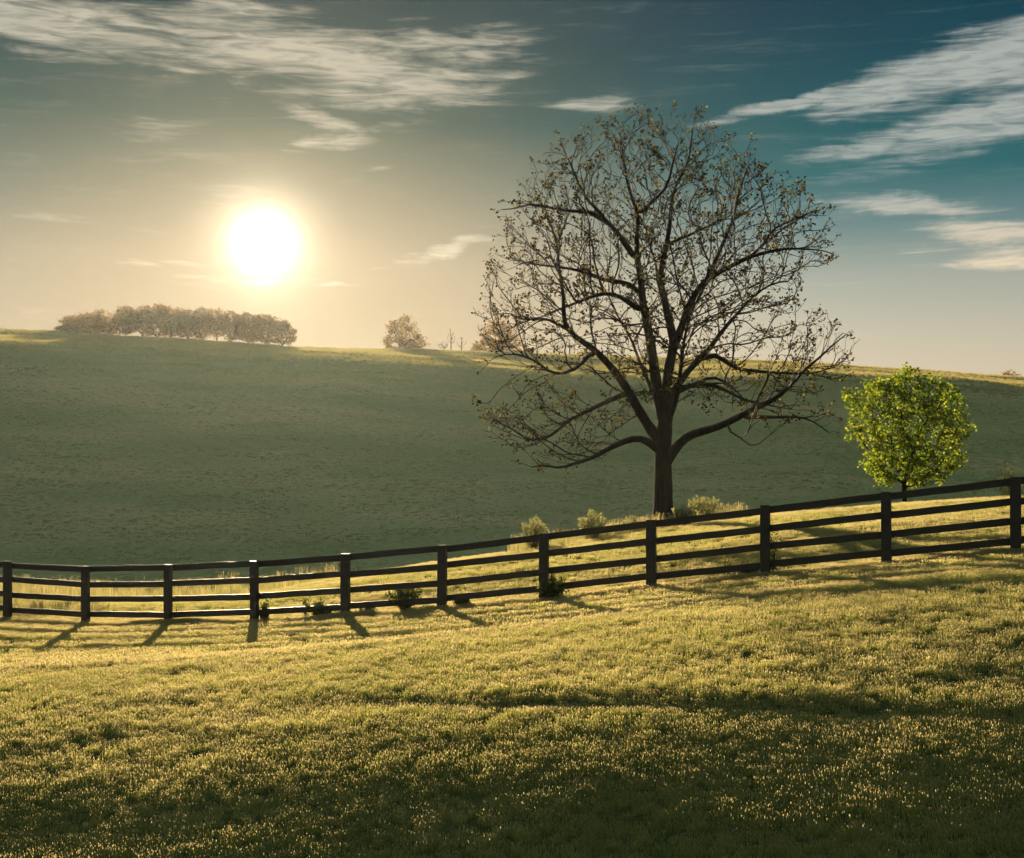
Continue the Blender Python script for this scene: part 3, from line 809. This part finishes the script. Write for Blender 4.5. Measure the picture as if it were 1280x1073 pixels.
# single trees along the ridge
t1 = leafy_tree('ridge_tree', [(-4.3, 1.4), (-4.4, 3), (-3.2, 3.6), (-3.4, 5.2), (-2.6, 6.6), (-1.2, 6.8), (.3, 7.6), (1.6, 7.2), (1.9, 5.6), (3, 4.4), (3.8, 2.6), (4.2, 1.0), (2, .6), (-2.5, .6)], 420, 31, .4, 3, .55, .03, 12, .5, M_ridge, 2, 1.2, .2, .9, .3)
x, y, z = ridge_at(505, 314); t1.location = (x, y, z); t1.scale = (1.22, 1.22, 1.05); tag(t1, 'lone rounded leafy tree on the ridge right of the sun', 'tree')
t2 = leafy_tree('ridge_tree', [(-4.5, 1.2), (-4.2, 2.6), (-2.6, 3.2), (-3.0, 4.6), (-1.4, 5.6), (0, 7.6), (1.2, 7.2), (2.6, 5.6), (3.8, 4.2), (4.6, 2.2), (4.8, .9), (2, .6), (-2.5, .6)], 420, 32, .4, 3, .55, .03, 12, .5, M_ridge, 2, 1.2, .18, .9, .32)
x, y, z = ridge_at(621, 314); t2.location = (x, y, z); t2.scale = (1.15, 1.15, 1.1); tag(t2, 'airy pointed leafy tree on the ridge just left of the big bare tree', 'tree')
def bare_tree(px, w, h, seed, nA, lab):
    o = leafy_tree('bare_tree', blob(w, h, h * .3, seed, rough=.3), int(nA * 1.5), seed, .3, 3, .4, .035, 0, .1, M_ridge, 1, h * .5, .14, .7, bare=True)
    x, y, z = ridge_at(px, 314); o.location = (x, y, z); tag(o, lab, 'tree', 'leafless trees along the ridge'); return o
bare_tree(555, 3.0, 2.6, 41, 40, 'short forked leafless tree on the ridge left of the slender bare one')
bare_tree(564, 2.4, 5.6, 42, 60, 'slender upright leafless tree standing alone on the ridge')
bare_tree(577, 3.0, 3.8, 43, 70, 'pale wispy leafless tree on the ridge right of the slender bare one')
bare_tree(693, 5.0, 4.6, 44, 90, 'wispy leafless tree on the ridge seen through the big tree, left one')
bare_tree(712, 4.4, 5.0, 45, 90, 'wispy leafless tree on the ridge seen through the big tree, right one')
def ridge_shrub(px, w, h, seed, lab):
    o = leafy_tree('shrub', blob(w, h, .15, seed, rough=.25), 90, seed, .22, 2, .35, .02, 8, .3, M_ridge, 3, .4, .08, .9, .2)
    x, y, z = ridge_at(px, 316); o.location = (x, y, z); tag(o, lab, 'shrub', 'shrubs on the ridge'); return o
ridge_shrub(596, 3.0, 1.9, 51, 'low leafy shrub on the ridge at the foot of the airy pointed tree')
ridge_shrub(735, 4.5, 1.6, 52, 'low dark shrub on the ridge behind the big tree limbs')
ridge_shrub(654, 4.0, 1.7, 53, 'low shrub on the ridge right of the airy pointed tree')
t3 = ridge_shrub(1263, 3.4, 2.0, 54, 'small round tree on the ridge at the far right edge')
t3['category'] = 'tree'; t3.name = 'ridge_tree'

# ------------------------------------------------------------------ clumps of tall plants and fence weeds
def plume_plant(px, top, D, w, seed, lab, stems=46):
    rg = np.random.default_rng(seed)
    x = px_at(px, D); z = Hs(x, D); h = (HY - top) / F * D - z
    root = empty('tall_weed', (x, D, z)); tag(root, lab, 'plant', 'tall plume-topped weeds beyond the lawn')
    ch_ = []; C = []; PC = []
    for s in range(stems):
        a = rg.uniform(0, 6.283); r_ = w / 2 * math.sqrt(rg.uniform(0, 1))
        hh = h * rg.uniform(.72, 1.04) * (1 - .3 * (r_ / (w / 2)) ** 2)
        bxx, byy = r_ * .35 * math.cos(a), r_ * .35 * math.sin(a); tx, ty = r_ * math.cos(a), r_ * math.sin(a)
        pts = [np.array([bxx + (tx - bxx) * t ** 1.5, byy + (ty - byy) * t ** 1.5, hh * t]) for t in np.linspace(0, 1, 5)]
        ch_.append((pts, [.007, .006, .005, .004, .003]))
        for t in np.linspace(.12, .85, 14): C.append([bxx + (tx - bxx) * t ** 1.5, byy + (ty - byy) * t ** 1.5, hh * t])
        for t in rg.uniform(.8, 1.06, 16): PC.append(np.array([bxx + (tx - bxx) * t ** 1.5, byy + (ty - byy) * t ** 1.5, hh * t]) + rg.normal(0, .016, 3))
    V, Q = tube_mesh(ch_, lambda r_: 3); V2, Q2 = leaves_mesh(np.array(PC), None, .075, rg, .5, -.8)
    mesh_np('stems', np.concatenate([V, V2]), np.concatenate([Q, Q2 + len(V)]), [M_twig, M_plume], root, midx=[0] * len(Q) + [1] * len(Q2))
    V, Q = leaves_mesh(np.array(C), None, .13, rg, .25, .2); mesh_np('leaves', V, Q, M_weed, root)
plume_plant(666, 647, 47.5, .95, 61, 'pale plume-topped weed clump behind the fence, left of the others')
plume_plant(741, 640, 47.5, .95, 62, 'plume-topped weed clump beyond the fence midway left of the trunk')
plume_plant(788, 646, 48.5, .6, 63, 'low faint weed clump just left of the big tree trunk', 24)
plume_plant(853, 631, 47.5, .95, 64, 'bright plume-topped weed clump just right of the big tree trunk')
plume_plant(880, 618, 50.5, 1.25, 65, 'tallest rounded weed clump set back right of the trunk', 60)
plume_plant(1262, 583, 52, .9, 66, 'faint weed clump above the fence rail at the right edge', 30)

def fence_weed(px, w, h, seed, lab, n=420, off=.25, tall=False):
    rg = np.random.default_rng(seed)
    t = (px - HY) / F; y0 = 31.02 / (1 + .3839 * t); y_ = y0 + off; x = t * y_; z = Hs(x, y_)
    root = empty('fence_weed', (x, y_, z)); tag(root, lab, 'plant', 'leafy weeds growing along the fence')
    ch_ = []; C = []
    ns = 5 if tall else 16
    for s in range(ns):
        a = rg.uniform(0, 6.283); r_ = w / 2 * rg.uniform(.2, 1)
        hh = h * (rg.uniform(.75, 1.0) if tall else rg.uniform(.55, 1.0) * (1 - .35 * (2 * r_ / w) ** 2))
        pts = [np.array([r_ * math.cos(a) * t_ ** 1.3, r_ * .6 * math.sin(a) * t_ ** 1.3, hh * t_]) for t_ in np.linspace(0, 1, 5)]
        ch_.append((pts, [.006, .006, .005, .004, .003]))
        for t_ in rg.uniform(.1, 1.0, int(n * (1 if tall else 2.2)) // ns): C.append(np.array([r_ * math.cos(a) * t_ ** 1.3, r_ * .6 * math.sin(a) * t_ ** 1.3, hh * t_]) + rg.normal(0, .035, 3))
    V, Q = tube_mesh(ch_, lambda r_: 3); mesh_np('stems', V, Q, M_twig, root)
    V, Q = leaves_mesh(np.array(C), None, .075, rg, .7); mesh_np('leaves', V, Q, M_weed, root)
fence_weed(331, .35, .55, 71, 'upright leafy weed hugging the fourth post from the left', 220, .2)
fence_weed(382, .18, .62, 72, 'thin leafy sprig rising left of the low dark bush', 90, .25, True)
fence_weed(404, .95, .48, 73, 'wide low dark bush under the bottom rail left of centre', 700)
fence_weed(459, .5, .26, 74, 'small low weed tuft just right of the fifth post', 200)
fence_weed(508, .95, .80, 75, 'tall bushy weed clump between the fifth and sixth posts', 800)
fence_weed(577, .5, .36, 76, 'small dark round bush right of the sixth post', 300)
fence_weed(691, .75, .62, 77, 'dark bush at the foot of the seventh post, pointed at right', 700, -.12)
fence_weed(935, .8, .36, 78, 'low dark bush against the foot of the ninth post', 500)
fence_weed(967, .28, .95, 79, 'tall leafy sprig climbing beside the ninth post', 200, .15, True)
fence_weed(910, .22, .45, 80, 'little pale green sprig left of the ninth post', 60, .35, True)

# dandelion clocks in the foreground lawn
def dandelion(px, D, h, lab, seed):
    rg = np.random.default_rng(seed)
    x = px_at(px, D); z = Hs(x, D)
    root = empty('dandelion', (x, D, z)); tag(root, lab, 'flower', 'dandelion clocks in the lawn')
    pts = [np.array([.015 * t * t, 0, h * t]) for t in np.linspace(0, 1, 5)]
    V, Q = tube_mesh([(pts, [.0022] * 5)], lambda r_: 5); mesh_np('stem', V, Q, M_weed, root)
    n = 90; d = rg.normal(size=(n, 3)); d /= np.linalg.norm(d, axis=1)[:, None]
    C = pts[-1] + d * .016
    V, Q = leaves_mesh(C, None, .010, rg, .8); mesh_np('seed_head', V, Q, M_puff, root)
dandelion(1071, 12.1, .16, 'pale dandelion clock on a thin stalk in the shaded lawn at lower right', 1)
dandelion(1031, 11.6, .12, 'small whitish dandelion clock just left of the tall-stalked one', 2)
dandelion(1086, 17.8, .13, 'bright whitish dandelion clock in the sunlit lawn below the fence at right', 3)
dandelion(727, 12.3, .14, 'pinkish pale dandelion clock in the shaded lawn right of centre', 4)
dandelion(386, 12.2, .14, 'whitish dandelion clock in the dark lawn left of centre', 5)
dandelion(536, 29.5, .15, 'bright white dandelion clock close under the fence near the sixth post', 6)

# ------------------------------------------------------------------ haze
hz, nt, out = new_mat('haze')
pv = nt.nodes.new('ShaderNodeVolumePrincipled')
pv.inputs['Color'].default_value = (.76, .88, .92, 1); pv.inputs['Density'].default_value = .000031; pv.inputs['Anisotropy'].default_value = .77
nt.links.new(pv.outputs[0], out.inputs['Volume'])
gz0, gz1 = float(GZ.min()) - 1.0, 56.0; print('zmax', GZ.max())
V = [(sx * 1120, yy, zz) for zz in (gz0, gz1) for yy in (-90, 1520) for sx in (-1, 1)]
haze = mesh_np('haze', V, [(2, 3, 1, 0), (5, 7, 6, 4), (1, 5, 4, 0), (6, 7, 3, 2), (4, 6, 2, 0), (3, 7, 5, 1)], hz)
tag(haze, kind='stuff')

# ------------------------------------------------------------------ sun and sky
sun_dir = Vector(((330 - HY) / F, 1, (HY - 303) / F)).normalized()
sl = bpy.data.lights.new('sun', 'SUN'); sl.energy = 5.0; sl.angle = R(.53); sl.color = (1.0, .76, .47)
so = bpy.data.objects.new('sun', sl); COL.objects.link(so); so.rotation_euler = sun_dir.to_track_quat('Z', 'Y').to_euler(); so.location = (-40, 60, 60)
s_el = math.asin(sun_dir.z); s_az = math.atan2(sun_dir.x, sun_dir.y)

w = bpy.data.worlds.new("World"); sc.world = w; w.use_nodes = True
nt = w.node_tree; nt.nodes.clear()
N = nt.nodes; L = nt.links
wo = N.new('ShaderNodeOutputWorld'); bg = N.new('ShaderNodeBackground'); bg.inputs[1].default_value = 0.1
L.new(bg.outputs[0], wo.inputs[0])
sky = N.new('ShaderNodeTexSky'); sky.sky_type = 'NISHITA'; sky.sun_disc = False; sky.sun_elevation = s_el; sky.sun_rotation = s_az
tc = N.new('ShaderNodeTexCoord')
def mth(op, a, b=None, c=None, clamp=False):
    n = N.new('ShaderNodeMath'); n.operation = op; n.use_clamp = clamp
    for i, v in enumerate((a, b, c)):
        if v is None: continue
        if isinstance(v, (int, float)): n.inputs[i].default_value = v
        else: L.new(v, n.inputs[i])
    return n.outputs[0]
def vm(op, a, b=None, scale=None):
    n = N.new('ShaderNodeVectorMath'); n.operation = op
    for i, v in enumerate((a, b)):
        if v is None: continue
        if isinstance(v, (tuple, list)): n.inputs[i].default_value = v
        else: L.new(v, n.inputs[i])
    if scale is not None:
        if isinstance(scale, (int, float)): n.inputs['Scale'].default_value = scale
        else: L.new(scale, n.inputs['Scale'])
    return n
def mixc(f, a, b, blend='MIX'):
    n = N.new('ShaderNodeMix'); n.data_type = 'RGBA'; n.blend_type = blend; n.clamp_factor = True
    for i, v in ((0, f), (6, a), (7, b)):
        if isinstance(v, (int, float)): n.inputs[i].default_value = v
        elif isinstance(v, (tuple, list)): n.inputs[i].default_value = (*v, 1) if len(v) == 3 else v
        else: L.new(v, n.inputs[i])
    return n.outputs[2]
def mapr(v, a, b, c=0, d=1, smooth=True):
    n = N.new('ShaderNodeMapRange'); n.interpolation_type = 'SMOOTHSTEP' if smooth else 'LINEAR'
    L.new(v, n.inputs[0]); n.inputs[1].default_value = a; n.inputs[2].default_value = b; n.inputs[3].default_value = c; n.inputs[4].default_value = d
    return n.outputs[0]
dirn = vm('NORMALIZE', tc.outputs['Generated']).outputs[0]
sp = N.new('ShaderNodeSeparateXYZ'); L.new(dirn, sp.inputs[0])
el = mth('MULTIPLY', mth('ARCSINE', sp.outputs[2]), 57.29578)          # degrees above the horizon
az = mth('MULTIPLY', mth('ARCTAN2', sp.outputs[0], sp.outputs[1]), 57.29578)
cosang = vm('DOT_PRODUCT', dirn, tuple(sun_dir)).outputs['Value']
ang = mth('MULTIPLY', mth('ARCCOSINE', mth('MINIMUM', cosang, .9999999)), 57.29578)
# tint of the sky with height, away from and towards the sun
def el_ramp(stops):
    r_ = N.new('ShaderNodeValToRGB'); r_.color_ramp.interpolation = 'B_SPLINE' if False else 'LINEAR'
    e = r_.color_ramp.elements
    while len(e) < len(stops): e.new(.5)
    for i, (p, c_) in enumerate(stops): e[i].position = p / 90.0; e[i].color = (*c_, 1)
    L.new(mth('DIVIDE', el, 90.0, clamp=True), r_.inputs[0]); return r_.outputs[0]
rampR = el_ramp([(0, (.66, .55, .40)), (5.5, (.62, .53, .40)), (7, (.54, .50, .40)), (9.2, (.38, .41, .36)), (11.3, (.14, .24, .25)), (13.2, (.02, .135, .155)), (16, (.0, .08, .105)), (18, (.0, .058, .088)), (20.5, (.0, .040, .072)), (28, (.01, .06, .11)), (40, (.42, .54, .46)), (90, (.90, .92, .72))])  # overhead stops, out of view, raised to add fill light on hill and lawn
rampL = el_ramp([(0, (.55, .42, .26)), (5.5, (.42, .34, .225)), (7.5, (.40, .32, .215)), (10, (.37, .305, .21)), (12.5, (.20, .195, .145)), (15.5, (.02, .070, .066)), (18, (.0, .044, .054)), (20.5, (.0, .036, .052)), (28, (.02, .06, .10)), (40, (.42, .54, .46)), (90, (.90, .92, .72))])  # unseen overhead stops carry the same added fill light
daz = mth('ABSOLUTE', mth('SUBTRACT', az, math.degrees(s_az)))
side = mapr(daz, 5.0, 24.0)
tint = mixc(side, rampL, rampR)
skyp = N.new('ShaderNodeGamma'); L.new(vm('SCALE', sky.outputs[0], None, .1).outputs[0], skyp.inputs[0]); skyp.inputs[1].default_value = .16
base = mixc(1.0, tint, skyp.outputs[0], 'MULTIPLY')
# cirrus, each bank placed by azimuth and elevation
def AE(px, py):
    t = (px - HY) / F; e = (HY - py) / F
    return math.degrees(math.atan(t)), math.degrees(math.atan(e / math.sqrt(1 + t * t)))
DEG = 1280 / 40.2 * .97          # photo pixels per degree
CL = [ # px, py, half length, half width, tilt, weight
 (100, 36, 320, 52, -3, 1.0), (400, 72, 260, 54, -6, 1.1), (560, 62, 170, 44, 2, .9), (470, 112, 210, 34, -2, 1.05), (640, 96, 90, 10, 3, .55),
 (400, 148, 90, 16, -16, .8), (425, 180, 90, 16, 8, .85), (500, 165, 60, 16, -6, .5), (220, 175, 110, 48, 5, .42), (250, 20, 200, 30, 0, .9),
 (545, 314, 100, 15, 14, 1.1), (740, 133, 85, 17, 3, .62), (480, 212, 60, 7, 16, .35),
 (975, 134, 140, 12, 10, 1.15), (1120, 104, 130, 34, 18, 1.25), (1230, 72, 170, 48, 16, 1.4), (1340, 60, 220, 48, 14, 1.3),
 (1120, 172, 170, 24, 9, 1.1), (1230, 150, 170, 42, 14, 1.3), (1090, 212, 140, 18, 3, .6), (1340, 120, 120, 30, 14, .9),
 (1140, 256, 150, 17, -6, 1.15), (1250, 290, 130, 22, -9, 1.2), (1260, 325, 100, 24, -4, 1.0), (1160, 310, 80, 15, 8, .4),
 (200, 329, 130, 8, 0, .65), (300, 347, 140, 10, -1, .6), (410, 354, 50, 4, 3, .7), (60, 268, 110, 16, 2, .3), (300, 240, 90, 30, 30, .3)]
aev = N.new('ShaderNodeCombineXYZ'); L.new(az, aev.inputs[0]); L.new(el, aev.inputs[1])
# gentle warp of the sky coordinates so that banks have ragged rims
wn = N.new('ShaderNodeTexNoise'); wn.inputs['Scale'].default_value = .45; wn.inputs['Detail'].default_value = 5; wn.inputs['Roughness'].default_value = .6
L.new(aev.outputs[0], wn.inputs['Vector'])
wv = vm('MULTIPLY', vm('SUBTRACT', wn.outputs['Color'], (.5, .5, .5)).outputs[0], (2.2, .8, 0)).outputs[0]
av = vm('ADD', aev.outputs[0], wv).outputs[0]
acc = None
for (cx_, cy_, hl, hw, tilt, wt) in CL:
    a0, e0 = AE(cx_, cy_)
    mp = N.new('ShaderNodeMapping'); mp.vector_type = 'TEXTURE'
    mp.inputs['Location'].default_value = (a0, e0, 0); mp.inputs['Rotation'].default_value = (0, 0, R(tilt)); mp.inputs['Scale'].default_value = (hl / DEG, hw / DEG, 1)
    L.new(av, mp.inputs[0])
    ln = vm('LENGTH', mp.outputs[0]).outputs['Value']
    v = mth('MULTIPLY', mapr(ln, 0.0, 1.25, 1, 0), wt)
    acc = v if acc is None else mth('SMOOTH_MAX', acc, v, .25)
def streak(rot, sx, sy, scl, dist, seed):
    mp = N.new('ShaderNodeMapping'); mp.inputs['Rotation'].default_value = (0, 0, R(-rot)); mp.inputs['Scale'].default_value = (sx, sy, 1); mp.inputs['Location'].default_value = (seed, seed * .7, 0)
    L.new(aev.outputs[0], mp.inputs[0])
    n = N.new('ShaderNodeTexNoise'); n.inputs['Scale'].default_value = scl; n.inputs['Detail'].default_value = 6; n.inputs['Roughness'].default_value = .54; n.inputs['Distortion'].default_value = dist
    L.new(mp.outputs[0], n.inputs['Vector']); return n.outputs[0]
azs = mapr(az, 2, 9)
nL = streak(-3, .20, 1.5, 1.0, .9, 3.0); nR = streak(7, .12, 1.9, 1.1, .35, 8.0)
nl = N.new('ShaderNodeMix'); nl.data_type = 'FLOAT'; L.new(azs, nl.inputs[0]); L.new(nL, nl.inputs[2]); L.new(nR, nl.inputs[3])
nz = nl.outputs[0]
fine = streak(3, .24, 2.0, 2.0, 1.2, 5.0)
d1 = mth('ADD', mth('MULTIPLY', acc, 1.25), mth('MULTIPLY', mth('SUBTRACT', nz, .5), 2.7))
d1 = mth('ADD', d1, mth('MULTIPLY', mth('SUBTRACT', fine, .5), .85))
dens = mth('MULTIPLY', mapr(acc, .05, .38), mth('MULTIPLY', mth('MULTIPLY', mapr(d1, .28, 1.5), .95), mapr(fine, .25, .62, .55, 1.0)))
ccol = mixc(side, (.50, .46, .36), (.42, .45, .42))
lowc = mixc(mapr(el, 9, 13), (.82, .68, .48), ccol)
withc = mixc(dens, base, lowc)
# the sun's own glare in the air of the sky
def glow(amp, width, p, colr):
    g_ = mth('MULTIPLY', mth('EXPONENT', mth('MULTIPLY', mth('POWER', mth('DIVIDE', ang, width), p), -1.0)), amp)
    return vm('SCALE', colr, None, g_).outputs[0]
tot = vm('ADD', withc, glow(6.5, .62, 1.0, (1.0, .86, .62))).outputs[0]
tot = vm('ADD', tot, glow(.46, 2.8, 1.05, (1.0, .68, .38))).outputs[0]
tot = vm('ADD', tot, glow(.035, 9.0, 1.6, (1.0, .60, .26))).outputs[0]
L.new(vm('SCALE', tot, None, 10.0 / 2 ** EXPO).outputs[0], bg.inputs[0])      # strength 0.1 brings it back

# ------------------------------------------------------------------ camera and render settings
cd = bpy.data.cameras.new('camera'); co = bpy.data.objects.new('camera', cd); COL.objects.link(co)
co.location = (0, 0, 0); co.rotation_euler = (math.pi / 2, 0, 0)
cd.sensor_width = 36; cd.lens = F / 1280 * 36; cd.shift_y = (HY - 536.5) / 1280; cd.clip_end = 5000; cd.clip_start = .05
sc.camera = co
sc.view_settings.view_transform = 'Standard'; sc.view_settings.look = 'None'; sc.view_settings.exposure = EXPO; sc.view_settings.gamma = 1
sc.render.engine = 'CYCLES'
cy = sc.cycles
cy.max_bounces = 8; cy.diffuse_bounces = 3; cy.glossy_bounces = 2; cy.transmission_bounces = 4; cy.volume_bounces = 1; cy.transparent_max_bounces = 8
cy.use_denoising = True
cy.sample_clamp_indirect = 8
cy.use_adaptive_sampling = True
